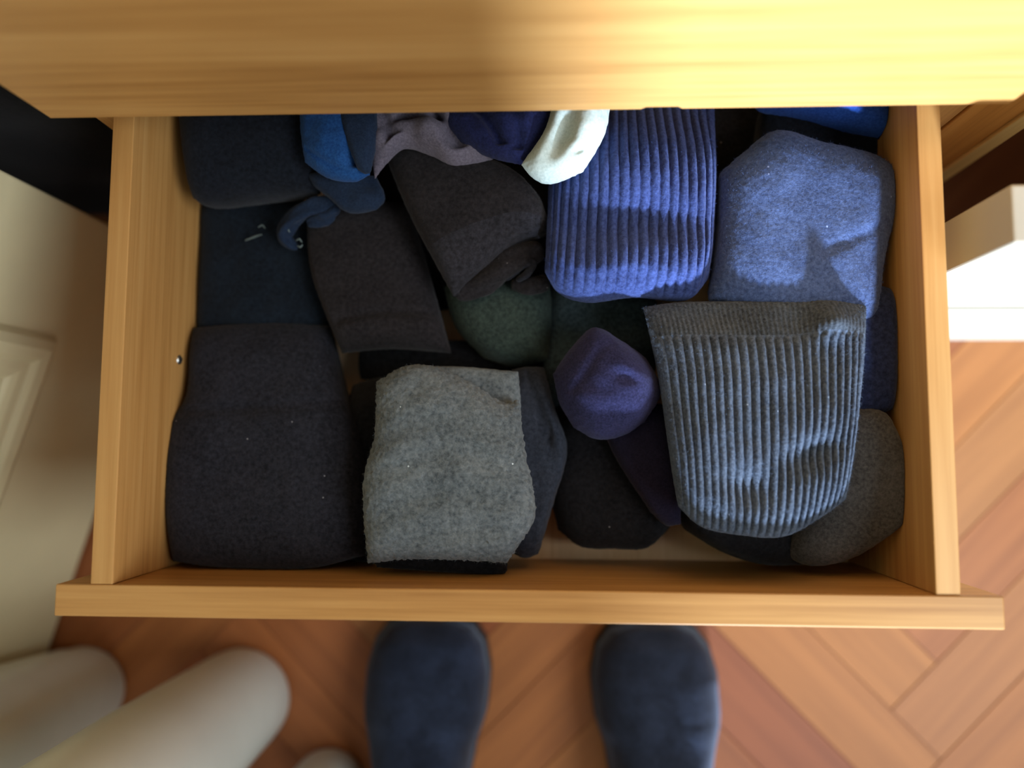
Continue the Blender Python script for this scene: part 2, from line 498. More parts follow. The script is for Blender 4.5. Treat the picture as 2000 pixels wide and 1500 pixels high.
def patch(top, right, bottom, left, ze, zt, zb, nu=64, nv=64, p=5.0, rib=None, dents=(), creases=(), wrinkle=(0.0015, 30), fuzz=0.0004, seed=0, tilt=(0, 0, 0, 0), bulge=0.0, split=None, wave=None):
    """puffy cloth form over a four-sided outline. Returns (verts, faces, uv-v of each face)"""
    T, Rr, B, Lf = [polyline(q, 16) for q in (top, right, bottom, left)]
    us, vs_ = samp(nu), samp(nv)
    c00, c10, c01, c11 = T(0), T(1), B(0), B(1)
    Tu = [T(u) for u in us]; Bu = [B(u) for u in us]; Lv = [Lf(v) for v in vs_]; Rv = [Rr(v) for v in vs_]
    off = Vector((seed * 3.1, seed * 1.7, seed * 0.9))
    tops, bots = [], []
    for j, v in enumerate(vs_):
        for i, u in enumerate(us):
            q = Tu[i] * (1 - v) + Bu[i] * v + Lv[j] * (1 - u) + Rv[j] * u - (c00 * (1 - u) * (1 - v) + c10 * u * (1 - v) + c01 * (1 - u) * v + c11 * u * v)
            tz = (tilt[0] * (1 - u) + tilt[1] * u) * (1 - v) + (tilt[2] * (1 - u) + tilt[3] * u) * v
            zz = ze + tz
            g = P(q.x, q.y, zz)
            eu = math.sqrt(max(0, 1 - abs(2 * u - 1) ** p)); ev = math.sqrt(max(0, 1 - abs(2 * v - 1) ** p))
            pr = eu * ev
            h = (zt - ze) * pr + bulge * (1 - (2 * u - 1) ** 2) * (1 - (2 * v - 1) ** 2)
            x, y = g.x, g.y
            nz = Vector((x, y, 0)) * wrinkle[1] + off
            h += wrinkle[0] * noise.fractal(nz, 1.0, 2.0, 3) * pr
            if wave:
                h += wave[0] * math.sin(2 * math.pi * (wave[1] * u + wave[2] * v) + wave[3] * noise.noise(nz * 0.7)) * pr
            for du, dv, ru, rv, dep in dents:
                h -= dep * math.exp(-((u - du) / ru) ** 2 - ((v - dv) / rv) ** 2) * pr
            for (ua, va, ub, vb, dep, wid, step) in creases:
                d = Vector((ub - ua, vb - va)); l = d.length; d /= l
                e = Vector((u - ua, v - va)); s = e.dot(d); dist = e.x * d.y - e.y * d.x
                m = sstep(-0.06, 0.02, s) * (1 - sstep(l - 0.02, l + 0.06, s))
                h -= dep * math.exp(-(dist / wid) ** 2) * m * pr
                if step: h += step * sstep(-wid, wid, dist) * m * pr
            if rib:
                nr, amp, v0, v1, jit = rib[:5]
                m = sstep(v0 - 0.01, v0 + 0.01, v) * (1 - sstep(v1 - 0.01, v1 + 0.01, v))
                ph = nr * u + jit * noise.noise(Vector((u * 2.5, v * 1.6, seed)))
                a = amp * (0.9 + 0.25 * noise.noise(Vector((u * 8, v * 9, seed + 5))))
                h += m * a * (abs(math.sin(math.pi * ph)) ** 0.7 * 2 - 1.2) * min(1, pr * 1.4)
                if len(rib) > 5:
                    for nr2, amp2, w0, w1 in rib[5]:
                        m2 = sstep(w0 - 0.01, w0 + 0.01, v) * (1 - sstep(w1 - 0.01, w1 + 0.01, v))
                        h += m2 * amp2 * math.cos(2 * math.pi * nr2 * u + 2 * noise.noise(Vector((u * 5, v * 4, seed)))) * pr
            if fuzz:
                fz = Vector((x, y, 0)) * 420 + off
                x += fuzz * noise.noise(fz); y += fuzz * noise.noise(fz + Vector((9, 4, 2)))
                h += fuzz * 0.6 * noise.noise(fz + Vector((3, 8, 5))) * pr
            z = zz + h
            zb_ = min(zb + 0.4 * tz, zz)
            b = zz - (zz - zb_) * pr
            x = min(max(x, SX[1] + 0.0006), SX[2] - 0.0006); y = min(max(y, Y_IN + 0.0008), Y_BACK - 0.015)
            b = max(b, DB + 0.0005)
            tops.append(Vector((x, y, max(z, b + 0.0004 * pr)))); bots.append(Vector((x, y, b)))
    W_ = nu + 1
    verts = list(tops); bi = {}
    for j in range(nv + 1):
        for i in range(nu + 1):
            k = j * W_ + i
            if i in (0, nu) or j in (0, nv): bi[k] = k
            else:
                bi[k] = len(verts); verts.append(bots[k])
    faces, fv = [], []
    for j in range(nv):
        for i in range(nu):
            a, b, c, d = j * W_ + i, j * W_ + i + 1, (j + 1) * W_ + i + 1, (j + 1) * W_ + i
            faces.append((a, d, c, b)); fv.append((vs_[j] + vs_[j + 1]) / 2)
            faces.append((bi[a], bi[b], bi[c], bi[d])); fv.append((vs_[j] + vs_[j + 1]) / 2)
    return verts, faces, fv

def mesh_from(name, verts, faces, mat, parent=None, origin=None):
    used = sorted({i for f in faces for i in f})
    mp = {o: n for n, o in enumerate(used)}
    vv = [verts[i] for i in used]
    if origin is None:
        xs = [v.x for v in vv]; ys = [v.y for v in vv]
        origin = Vector(((min(xs) + max(xs)) / 2, (min(ys) + max(ys)) / 2, min(v.z for v in vv)))
    me = bpy.data.meshes.new(name)
    me.from_pydata([tuple(v - origin) for v in vv], [], [tuple(mp[i] for i in f) for f in faces])
    me.polygons.foreach_set('use_smooth', [True] * len(me.polygons))
    me.materials.append(mat)
    me.update()
    o = bpy.data.objects.new(name, me)
    o.location = origin - (world_of(parent) if parent is not None else Vector((0, 0, 0)))
    return link(o, parent)

GROUP = 'socks in the open drawer'
def sock(label, mat, top, right, bottom, left, ze, zt, zb, parts=None, name='folded_sock', cat='sock', cuff=None, fib=0, **kw):
    """ze / zt / zb are heights below the drawer's rim (metres, positive down). cuff=(v0, v1, material) makes that band a part of its own"""
    v, f, fv = patch(top, right, bottom, left, ZT - ze, ZT - zt, ZT - zb, **kw)
    if not cuff:
        o = mesh_from(name, v, f, mat)
        if fib: fibres(o, v, f, mat, fib, 5)
        return tag(o, label, cat, GROUP)
    xs = [q.x for q in v]; ys = [q.y for q in v]
    root = empty(name, ((min(xs) + max(xs)) / 2, (min(ys) + max(ys)) / 2, min(q.z for q in v)), label, cat, GROUP)
    cf = [a for a, b in zip(f, fv) if cuff[0] <= b <= cuff[1]]
    bf = [a for a, b in zip(f, fv) if not (cuff[0] <= b <= cuff[1])]
    mesh_from('sock_body', v, bf, mat, root)
    mesh_from('cuff', v, cf, cuff[2], root)
    if fib: fibres(root, v, f, mat, fib, 5)
    return root

def tube(name, pts, radii, mat, parent=None, nseg=20, flat=1.0, seed=0, wob=0.15):
    """soft twisted roll of cloth along pixel points (px, py, height below rim)"""
    q = [P(x, y, ZT - d) for x, y, d in pts]
    ax = polyline([tuple(v) for v in q], 40)
    n = 60
    verts, faces = [], []
    for i in range(n + 1):
        t = i / n
        c = ax(t); d = (ax(min(1, t + 0.01)) - ax(max(0, t - 0.01))).normalized()
        s = d.cross(Vector((0, 0, 1))).normalized(); up = s.cross(d)
        k = t * (len(radii) - 1); a = int(min(k, len(radii) - 2)); r = lerp(radii[a], radii[a + 1], k - a)
        end = math.sqrt(max(0.0, 1 - abs(2 * t - 1) ** 14)) * 0.98 + 0.02
        for j in range(nseg):
            th = 2 * math.pi * j / nseg
            rr = r * end * (1 + wob * math.sin(3 * th + t * 7 + seed) + wob * noise.noise(Vector((t * 6, math.cos(th) * 1.5, math.sin(th) * 1.5 + seed))))
            verts.append(c + s * (rr * math.cos(th)) + up * (rr * flat * math.sin(th)))
    for i in range(n):
        for j in range(nseg):
            a = i * nseg + j; b = i * nseg + (j + 1) % nseg
            faces.append((a, b, b + nseg, a + nseg))
    faces.append(tuple(range(nseg))[::-1]); faces.append(tuple(range(n * nseg, (n + 1) * nseg)))
    return mesh_from(name, verts, faces, mat, parent)

F_black = fabric('black_knit', srgb(12, 12, 14), srgb(34, 34, 38), speck=0.02)
F_char = fabric('charcoal_knit', srgb(20, 21, 26), srgb(48, 49, 58), speck=0.03)
F_brownblk = fabric('brown_black_knit', srgb(23, 21, 23), srgb(47, 44, 47), speck=0.03)
F_navyblk = fabric('navy_black_knit', srgb(11, 14, 19), srgb(28, 33, 43))
F_teal = fabric('dark_teal_knit', srgb(14, 19, 26), srgb(27, 37, 48))
F_green = fabric('dark_green_knit', srgb(34, 42, 40), srgb(64, 78, 72), speck=0.03)
F_tealgrn = fabric('grey_green_knit', srgb(34, 43, 47), srgb(64, 78, 84))
F_heather = fabric('heather_grey_knit', srgb(66, 74, 80), srgb(130, 139, 144), scale=280, lo=0.34, hi=0.68, bump=0.8, speck=0.02, blot=0.28, dist=0.001)
F_slate = fabric('slate_navy_knit', srgb(30, 34, 43), srgb(54, 60, 73))
F_blue = fabric('blue_knit', srgb(34, 44, 86), srgb(70, 86, 142), scale=380, bump=0.8, speck=0.02, dist=0.001)
F_blueflat = fabric('blue_grey_knit', srgb(46, 59, 94), srgb(86, 104, 148), scale=420, bump=0.9, speck=0.05, dist=0.001)
F_rib = fabric('grey_blue_rib', srgb(44, 52, 66), srgb(100, 112, 130), scale=480, bump=0.9, speck=0.05, dist=0.001, sheen=0.15)
F_ribcuff = fabric('grey_blue_cuff', srgb(42, 47, 55), srgb(90, 98, 108), scale=480, bump=0.9, speck=0.05, dist=0.001, sheen=0.15)
F_purple = fabric('purple_navy_jersey', srgb(28, 29, 56), srgb(56, 57, 98), scale=600, bump=0.25)
F_purdark = fabric('dark_purple_jersey', srgb(22, 20, 36), srgb(40, 36, 58), scale=600, bump=0.25)
F_greybrn = fabric('grey_brown_knit', srgb(48, 48, 48), srgb(88, 87, 86), scale=420, bump=0.7, speck=0.03)
F_royal = fabric('royal_blue_cotton', srgb(30, 62, 140), srgb(50, 96, 190), scale=500, bump=0.3)
F_bright = fabric('blue_nylon', srgb(18, 50, 98), srgb(36, 80, 136), scale=600, bump=0.2)
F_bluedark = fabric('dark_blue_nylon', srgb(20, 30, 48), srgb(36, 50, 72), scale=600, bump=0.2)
F_mauve = fabric('mauve_grey_cotton', srgb(76, 71, 82), srgb(112, 105, 118), scale=600, bump=0.2)
F_indigo = fabric('indigo_cotton', srgb(18, 21, 48), srgb(35, 40, 80), scale=600, bump=0.2)
F_white = fabric('white_cotton', srgb(184, 200, 193), srgb(216, 228, 221), scale=600, bump=0.15, sheen=0.05)
F_navy = fabric('navy_knit', srgb(20, 26, 48), srgb(44, 54, 88), speck=0.02)

def fibres(parent, verts, faces, mat, n, seed, lmax=0.0026):
    """loose fibres that stand off a knit: thin slivers rooted on the surface"""
    rnd = random.Random(seed)
    vv, ff = [], []
    top = faces[0::2]
    for _ in range(n):
        f = rnd.choice(top)
        a, b, c, d = (verts[i] for i in f)
        p = a.lerp(b, rnd.random()).lerp(d.lerp(c, rnd.random()), rnd.random())
        nn = (c - a).cross(d - b)
        if nn.length < 1e-12: continue
        nn.normalize()
        if nn.z < 0: nn = -nn
        t = Vector((rnd.uniform(-1, 1), rnd.uniform(-1, 1), rnd.uniform(-1, 1)))
        d1 = (nn * 0.55 + t * 0.9).normalized()
        sd_ = d1.cross(Vector((rnd.uniform(-1, 1), rnd.uniform(-1, 1), rnd.uniform(-1, 1)))).normalized() * 0.00006
        l = rnd.uniform(0.0007, lmax); bend = t.cross(nn) * l * 0.35
        k = len(vv)
        vv += [p + sd_, p - sd_, p + d1 * l * 0.55 - sd_, p + d1 * l * 0.55 + sd_, p + d1 * l + bend]
        for q in vv[k:]:
            q.x = min(max(q.x, SX[1] + 0.0003), SX[2] - 0.0003)
        ff += [(k, k + 1, k + 2, k + 3), (k + 3, k + 2, k + 4)]
    o = mesh_from('loose_fibres', vv, ff, mat, parent)
    o['kind'] = 'stuff'
    return o

# --- lowest layer
sock('near-black teal folded sock lying flat along the left side, below the large navy sock', F_teal,
     [(396, 390), (500, 385), (640, 395)], [(640, 395), (640, 520), (650, 660)], [(386, 664), (500, 668), (650, 660)], [(396, 390), (394, 520), (386, 664)],
     0.112, 0.092, 0.141, wrinkle=(0.003, 22), seed=1)
sock('flat black sock low between the charcoal sock and the grey heather sock', F_black,
     [(704, 668), (810, 664), (1085, 668)], [(1085, 668), (1088, 705), (1085, 760)], [(704, 740), (810, 748), (1085, 760)], [(704, 668), (700, 705), (704, 740)],
     0.122, 0.112, 0.142, wrinkle=(0.002, 30), seed=2, nu=40, nv=24)
sock('black sock mostly hidden under the left edge of the grey heather sock', F_black,
     [(690, 752), (740, 738), (800, 742)], [(800, 742), (810, 900), (800, 1085)], [(668, 1088), (730, 1100), (800, 1085)], [(690, 752), (672, 900), (668, 1088)],
     0.118, 0.085, 0.142, seed=3, nu=30, nv=50)
sock('dark green sock showing in the middle under the brown-black rolled sock', F_green,
     [(866, 560), (960, 536), (1072, 540)], [(1072, 540), (1080, 620), (1072, 704)], [(945, 700), (1005, 716), (1072, 704)], [(866, 560), (890, 640), (945, 700)],
     0.105, 0.082, 0.114, wrinkle=(0.002, 24), seed=4, bulge=0.006)
sock('grey-green sock peeking out under the blue ribbed sock', F_tealgrn,
     [(1072, 540), (1170, 530), (1275, 545)], [(1275, 545), (1285, 640), (1275, 790)], [(1062, 800), (1180, 800), (1275, 790)], [(1072, 540), (1062, 660), (1062, 800)],
     0.112, 0.09, 0.141, wrinkle=(0.002, 22), seed=5)
sock('black sock lying on the bare drawer bottom beside the front panel', F_black,
     [(1085, 800), (1180, 780), (1330, 800)], [(1330, 800), (1330, 960), (1308, 1030)], [(1090, 1035), (1135, 1068), (1200, 1072), (1262, 1070), (1308, 1030)], [(1085, 800), (1072, 940), (1090, 1035)],
     0.108, 0.086, 0.142, wrinkle=(0.002, 20), seed=6, bulge=0.004)
sock('dark navy sock squeezed along the right side, below the blue heather sock', F_navy,
     [(1650, 560), (1700, 556), (1742, 566)], [(1742, 566), (1746, 680), (1742, 800)], [(1640, 812), (1690, 818), (1742, 800)], [(1650, 560), (1640, 680), (1640, 812)],
     0.052, 0.036, 0.141, wrinkle=(0.002, 22), seed=7, nu=36)
sock('black sock under the toe of the grey-blue ribbed sock, near the front panel', F_black,
     [(1336, 960), (1440, 945), (1560, 960)], [(1560, 960), (1590, 1040), (1580, 1102)], [(1336, 1034), (1410, 1078), (1490, 1102), (1580, 1102)], [(1336, 960), (1325, 1000), (1336, 1034)],
     0.095, 0.07, 0.142, wrinkle=(0.002, 20), seed=8)
sock('black sock deep at the back between the two blue socks', F_black,
     [(1170, 150), (1330, 140), (1500, 150)], [(1500, 150), (1500, 250), (1470, 360)], [(1190, 360), (1330, 370), (1470, 360)], [(1170, 150), (1175, 250), (1190, 360)],
     0.100, 0.088, 0.141, seed=9)
sock('black sock in the back right corner between blue heather sock and royal blue sock', F_navyblk,
     [(1490, 200), (1620, 190), (1742, 200)], [(1742, 200), (1748, 260), (1745, 330)], [(1480, 330), (1600, 340), (1745, 330)], [(1490, 200), (1482, 260), (1480, 330)],
     0.072, 0.06, 0.141, seed=10)

sock('added black layer deep in the middle, darkening the gaps round the rolled sock', F_black,  # filler layer added so the gaps between upper socks stay dark
     [(640, 190), (900, 180), (1180, 190)], [(1180, 190), (1150, 400), (1110, 600)], [(760, 620), (930, 600), (1110, 600)], [(640, 190), (700, 400), (760, 620)],
     0.126, 0.117, 0.141, seed=33)

# --- middle layer
sock('brown-black folded sock between the teal sock and the rolled sock', F_brownblk,
     [(600, 410), (690, 392), (800, 400)], [(800, 400), (830, 500), (882, 690)], [(668, 690), (770, 682), (882, 690)], [(600, 410), (612, 540), (668, 690)],
     0.092, 0.068, 0.108, wrinkle=(0.002, 20), seed=11, creases=[(0.1, 0.80, 0.95, 0.76, 0.004, 0.03, -0.003)])
sock('big navy-black folded sock in the back left corner', F_navyblk,
     [(350, 180), (480, 170), (625, 180)], [(625, 180), (632, 280), (622, 378)], [(378, 388), (410, 402), (500, 392), (622, 378)], [(350, 180), (362, 280), (378, 388)],
     0.066, 0.040, 0.10, wrinkle=(0.002, 18), seed=12, bulge=0.004)
r_blue = sock('shiny royal blue cotton sock in the back right corner', F_royal,
     [(1470, 130), (1600, 120), (1738, 130)], [(1738, 130), (1740, 200), (1738, 272)], [(1476, 212), (1570, 232), (1660, 258), (1738, 272)], [(1470, 130), (1470, 170), (1476, 212)],
     0.058, 0.035, 0.075, wrinkle=(0.002, 20), seed=13)
sock('slate navy sock tucked behind the right edge of the grey heather sock', F_slate,
     [(1000, 722), (1030, 716), (1062, 718)], [(1062, 718), (1085, 800), (1108, 880), (1082, 980), (1052, 1082)], [(1000, 1080), (1026, 1090), (1052, 1082)], [(1000, 722), (995, 900), (1000, 1080)],
     0.085, 0.062, 0.14, wrinkle=(0.003, 30), seed=14, nu=36, nv=70, creases=[(0.45, 0.05, 0.75, 0.35, 0.004, 0.08, 0), (0.55, 0.3, 0.9, 0.6, 0.003, 0.06, 0)])
sock('grey-brown sock heel bulging in the front right corner', F_greybrn,
     [(1640, 800), (1690, 792), (1732, 808)], [(1732, 808), (1768, 900), (1784, 985), (1750, 1030)], [(1530, 1085), (1590, 1106), (1670, 1086), (1750, 1030)], [(1640, 800), (1580, 940), (1530, 1085)],
     0.048, 0.032, 0.12, wrinkle=(0.002, 26), seed=15, tilt=(0, 0, -0.03, -0.006), bulge=0.004)

# purple lumpy sock
pr = empty('crumpled_sock', P(1190, 760, ZT - 0.12), 'purple-navy crumpled sock between slate and ribbed socks', 'sock', GROUP)
v, f, _ = patch([(1080, 730), (1115, 680), (1160, 640), (1215, 668), (1262, 700)], [(1262, 700), (1290, 765), (1258, 826)], [(1120, 835), (1165, 858), (1215, 852), (1258, 826)], [(1080, 730), (1092, 785), (1120, 835)],
     ZT - 0.062, ZT - 0.034, ZT - 0.076, p=2.6, wrinkle=(0.006, 22), seed=16, dents=[(0.64, 0.46, 0.10, 0.06, 0.004)], creases=[(0.15, 0.45, 0.6, 0.15, 0.003, 0.05, 0)], bulge=0.010)
mesh_from('toe', v, f, F_purple, pr)
v, f, _ = patch([(1165, 800), (1230, 780), (1296, 790)], [(1296, 790), (1322, 900), (1330, 1024)], [(1270, 1000), (1300, 1026), (1330, 1024)], [(1165, 800), (1200, 890), (1270, 1000)],
     ZT - 0.076, ZT - 0.062, ZT - 0.080, wrinkle=(0.002, 26), seed=17)
mesh_from('leg_band', v, f, F_purdark, pr)

# rolled brown-black sock
rs = empty('rolled_sock', P(920, 440, ZT - 0.1), 'brown-black sock rolled up with its open end showing, in the middle', 'sock', GROUP)
v, f, _ = patch([(745, 285), (860, 290), (985, 330), (1058, 395)], [(1058, 395), (1070, 430), (1070, 456)], [(886, 580), (930, 540), (1000, 480), (1070, 456)], [(745, 285), (800, 420), (886, 580)],
     ZT - 0.060, ZT - 0.034, ZT - 0.085, p=7, wrinkle=(0.002, 22), seed=18, bulge=0.004, dents=[(0.6, 1.0, 0.7, 0.34, 0.014), (0.0, 0.0, 0.5, 0.4, 0.008)], rib=(46, 0.00035, 0.6, 1.0, 0.2))
mesh_from('sock_body', v, [a for a, b in zip(f, _) if b < 0.70], F_brownblk, rs)
F_rollcuff_lit = fabric('window_lit_cuff', srgb(27, 26, 29), srgb(54, 53, 60), speck=0.02)  # window light on the front band painted in as a lighter tone
mesh_from('cuff', v, [a for a, b in zip(f, _) if b >= 0.70], F_rollcuff_lit, rs)
tube('cuff_rim', [(884, 580, 0.0605), (930, 541, 0.0605), (1000, 481, 0.0605), (1069, 457, 0.0605)], [0.001, 0.0014, 0.0014, 0.0012], F_rollcuff_lit, rs, nseg=8, seed=9, wob=0.3)
fibres(rs, v, f, F_brownblk, 3000, 4)
tube('rolled_layer', [(888, 578, 0.066), (950, 545, 0.064), (1010, 505, 0.064), (1062, 488, 0.066)], [0.006, 0.010, 0.010, 0.008], F_brownblk, rs, flat=0.9, seed=1)
tube('rolled_layer', [(985, 545, 0.068), (1022, 518, 0.061), (1040, 515, 0.061), (1030, 535, 0.062), (1008, 548, 0.066)], [0.0028, 0.003, 0.003, 0.003, 0.0025], F_char, rs, seed=2)
tube('rolled_layer', [(1000, 552, 0.074), (1030, 560, 0.072), (1072, 548, 0.072)], [0.005, 0.007, 0.006], F_brownblk, rs, seed=3)

# charcoal sock on the left: narrow upper half, wide lower half
sock('large charcoal folded sock filling the front left corner', F_char,
     [(378, 640), (520, 630), (644, 636)], [(644, 636), (672, 760), (706, 850), (722, 1000), (712, 1085)], [(338, 1096), (440, 1108), (600, 1110), (712, 1085)], [(378, 640), (370, 770), (336, 825), (326, 930), (338, 1096)],
     0.076, 0.052, 0.138, wrinkle=(0.003, 16), seed=20, bulge=0.004, p=6, nu=80, nv=100, tilt=(-0.026, -0.026, 0, 0), creases=[(0.0, 0.38, 1.0, 0.34, 0.002, 0.03, -0.002)], cuff=(0.0, 0.33, F_char))

# --- top layer
gs = empty('folded_sock', P(875, 920, DB + 0.04), 'light grey heather folded sock leaning on the front panel', 'sock', GROUP)
v, f, _ = patch([(736, 745), (790, 716), (850, 716), (920, 748), (984, 786), (1014, 780)], [(1014, 780), (1026, 880), (1046, 1000), (1010, 1070), (990, 1100)], [(720, 1100), (800, 1092), (900, 1094), (990, 1100)], [(736, 745), (732, 850), (712, 930), (712, 1020), (720, 1100)],
     ZT - 0.046, ZT - 0.026, ZT - 0.075, wrinkle=(0.003, 20), seed=21, nu=90, nv=100, fuzz=0.0013, wave=(0.0007, 1.0, 5.0, 3.0), tilt=(-0.004, -0.004, 0, 0))
mesh_from('sock_body', v, f, F_heather, gs)
fibres(gs, v, f, F_heather, 7000, 3)
v, f, _ = patch([(800, 716), (900, 716), (1012, 726)], [(1012, 726), (1018, 790), (1022, 850)], [(800, 850), (900, 850), (1022, 850)], [(800, 716), (798, 790), (800, 850)],
     ZT - 0.064, ZT - 0.056, ZT - 0.074, wrinkle=(0.002, 24), seed=22)
mesh_from('cuff', v, f, F_heather, gs)
v, f, _ = patch([(730, 1080), (850, 1080), (985, 1080)], [(985, 1080), (992, 1105), (985, 1126)], [(736, 1108), (850, 1116), (985, 1126)], [(730, 1080), (728, 1095), (736, 1108)],
     ZT - 0.062, ZT - 0.056, ZT - 0.085, wrinkle=(0.003, 40), seed=23, nv=24)
mesh_from('lower_fold', v, f, F_black, gs)

sock('blue ribbed knit sock with a bright lower hem, right of the rolled sock', F_blue,
     [(1075, 190), (1230, 170), (1395, 205)], [(1395, 205), (1398, 340), (1392, 460), (1384, 545)], [(1064, 532), (1092, 572), (1150, 590), (1240, 580), (1340, 586), (1384, 545)], [(1075, 190), (1072, 340), (1064, 532)],
     0.048, 0.016, 0.084, nu=300, nv=110, rib=(19, 0.0022, 0.0, 1.0, 0.4), seed=24, wrinkle=(0.003, 16), fuzz=0.0002, p=4,
     dents=[(0.4, 0.0, 3.0, 0.24, 0.030), (0.40, 0.68, 0.50, 0.12, 0.014), (0.0, 0.4, 0.30, 0.35, 0.012), (0.72, 0.97, 0.16, 0.04, 0.006), (0.3, 0.90, 0.4, 0.05, -0.003)], creases=[(0.0, 0.90, 0.6, 0.93, 0.002, 0.02, 0)], cuff=(0.90, 1.0, F_blue), fib=5000, tilt=(-0.01, -0.01, 0, 0))

sock('blue-grey heather sock lying flat in the right back part of the drawer', F_blueflat,
     [(1404, 340), (1450, 300), (1512, 258), (1600, 280), (1690, 300), (1750, 330)], [(1750, 330), (1742, 430), (1722, 520), (1712, 640)], [(1384, 585), (1500, 620), (1600, 640), (1712, 640)], [(1404, 340), (1402, 450), (1384, 585)],
     0.046, 0.024, 0.10, nu=110, nv=100, seed=25, fib=9000, wrinkle=(0.0025, 20), fuzz=0.0006, creases=[(0.62, 0.62, 0.95, 0.42, 0.002, 0.03, 0)])

sock('grey-blue chunky ribbed sock lying on top in the front right part of the drawer', F_rib,
     [(1256, 600), (1330, 590), (1480, 588), (1600, 584), (1692, 594)], [(1692, 594), (1684, 720), (1668, 860), (1652, 975)], [(1325, 990), (1372, 1030), (1450, 1046), (1530, 1048), (1600, 1012), (1652, 975)], [(1256, 600), (1284, 720), (1306, 860), (1325, 990)],
     0.024, 0.004, 0.075, nu=360, nv=140, rib=(24, 0.0022, 0.17, 1.0, 0.5, [(46, 0.0006, 0.0, 0.16)]), seed=26, wrinkle=(0.002, 18), fuzz=0.0002, p=4, tilt=(-0.018, -0.008, 0, 0),
     dents=[(0.40, 0.80, 0.12, 0.08, 0.007), (0.72, 0.68, 0.16, 0.07, 0.007), (0.28, 0.06, 0.18, 0.07, 0.008), (0.81, 0.10, 0.08, 0.08, -0.015), (0.66, 0.10, 0.10, 0.06, 0.005)],
     creases=[(-0.05, 0.165, 1.05, 0.165, 0.001, 0.02, 0)], cuff=(0.0, 0.155, F_ribcuff), fib=9000)

# --- thin crumpled socks at the back
bs = empty('crumpled_sock', P(660, 330, ZT - 0.06), 'bright blue thin sock hanging over the big navy-black one', 'sock', GROUP)
v, f, _ = patch([(588, 180), (650, 175), (730, 185)], [(730, 185), (735, 260), (722, 342)], [(596, 318), (640, 348), (690, 356), (722, 342)], [(588, 180), (588, 250), (596, 318)],
     ZT - 0.036, ZT - 0.020, ZT - 0.040, p=3, wrinkle=(0.004, 30), seed=27, creases=[(0.1, 0.82, 0.9, 0.96, 0.004, 0.03, 0), (0.74, 0.0, 0.86, 0.85, 0.014, 0.15, 0)])
mesh_from('sock_body', v, f, F_bright, bs)
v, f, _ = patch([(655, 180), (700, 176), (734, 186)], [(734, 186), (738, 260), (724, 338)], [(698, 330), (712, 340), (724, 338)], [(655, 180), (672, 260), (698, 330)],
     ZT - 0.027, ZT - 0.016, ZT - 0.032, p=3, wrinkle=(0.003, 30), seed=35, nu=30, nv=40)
mesh_from('shaded_half', v, f, F_bluedark, bs)  # dark patch painting the shade on the sock's right half
v, f, _ = patch([(600, 340), (670, 335), (735, 345)], [(735, 345), (752, 385), (735, 410)], [(640, 385), (680, 415), (735, 410)], [(600, 340), (615, 365), (640, 385)],
     ZT - 0.055, ZT - 0.044, ZT - 0.066, p=3, wrinkle=(0.003, 40), seed=28, dents=[(0.85, 0.3, 0.12, 0.25, 0.006)], nu=40, nv=30)
mesh_from('heel', v, f, F_bluedark, bs)
tube('twisted_end', [(655, 392, 0.064), (610, 405, 0.066), (570, 430, 0.07), (555, 462, 0.078), (580, 488, 0.084)], [0.005, 0.006, 0.006, 0.006, 0.003], F_bluedark, bs, seed=4, wob=0.25)
tube('twisted_end', [(660, 400, 0.066), (630, 425, 0.07), (600, 438, 0.074)], [0.005, 0.006, 0.003], F_bluedark, bs, seed=6, wob=0.25)

sock('mauve-grey thin crumpled sock hanging between the blue and white socks', F_mauve,
     [(728, 185), (830, 178), (950, 190)], [(950, 190), (965, 260), (962, 312)], [(732, 350), (756, 318), (790, 290), (842, 304), (890, 326), (962, 312)], [(728, 185), (722, 270), (732, 350)],
     0.036, 0.020, 0.046, p=3, wrinkle=(0.010, 30), seed=29, name='crumpled_sock', creases=[(0.13, 0.3, 0.24, 0.8, 0.012, 0.06, 0), (0.48, 0.2, 0.75, 0.8, 0.010, 0.06, 0), (0.28, 0.55, 0.6, 0.45, 0.008, 0.06, 0)])
sock('indigo thin crumpled sock beside the white sock', F_indigo,
     [(850, 180), (960, 175), (1085, 185)], [(1085, 185), (1080, 240), (1052, 300), (1016, 322)], [(900, 278), (950, 305), (1016, 322)], [(850, 180), (868, 235), (900, 278)],
     0.028, 0.012, 0.036, p=3, wrinkle=(0.006, 32), seed=30, name='crumpled_sock', creases=[(0.2, 0.1, 0.6, 0.8, 0.007, 0.07, 0), (0.6, 0.1, 0.8, 0.8, 0.006, 0.06, 0)])
sock('white cotton sock toe hanging down from the back, brightest thing in the drawer', F_white,
     [(1085, 180), (1140, 170), (1195, 178)], [(1195, 178), (1182, 260), (1140, 335)], [(1018, 322), (1044, 350), (1080, 358), (1140, 335)], [(1085, 180), (1062, 260), (1018, 322)],
     0.022, 0.002, 0.036, p=2.6, wrinkle=(0.004, 26), seed=31, name='crumpled_sock', bulge=0.003, dents=[(0.35, 0.55, 0.16, 0.3, 0.010), (0.75, 0.75, 0.09, 0.05, 0.004)])

# pale lint caught on the twisted end of the blue sock
M_lint = paint('pale_lint', srgb(104, 120, 120), 0.4)
for k, pts in enumerate(([(478, 470, 0.09), (498, 462, 0.087), (512, 458, 0.086)], [(504, 444, 0.087), (512, 440, 0.086), (518, 446, 0.086)], [(556, 452, 0.071), (562, 448, 0.070), (566, 454, 0.071)], [(578, 470, 0.077), (585, 467, 0.076), (590, 474, 0.077)], [(580, 480, 0.079), (587, 482, 0.078), (591, 477, 0.078)])):
    tube('lint', pts, [0.0004, 0.0007, 0.0004] if k else [0.0004, 0.0009, 0.0006], M_lint, bs, nseg=8, seed=k, wob=0.3)

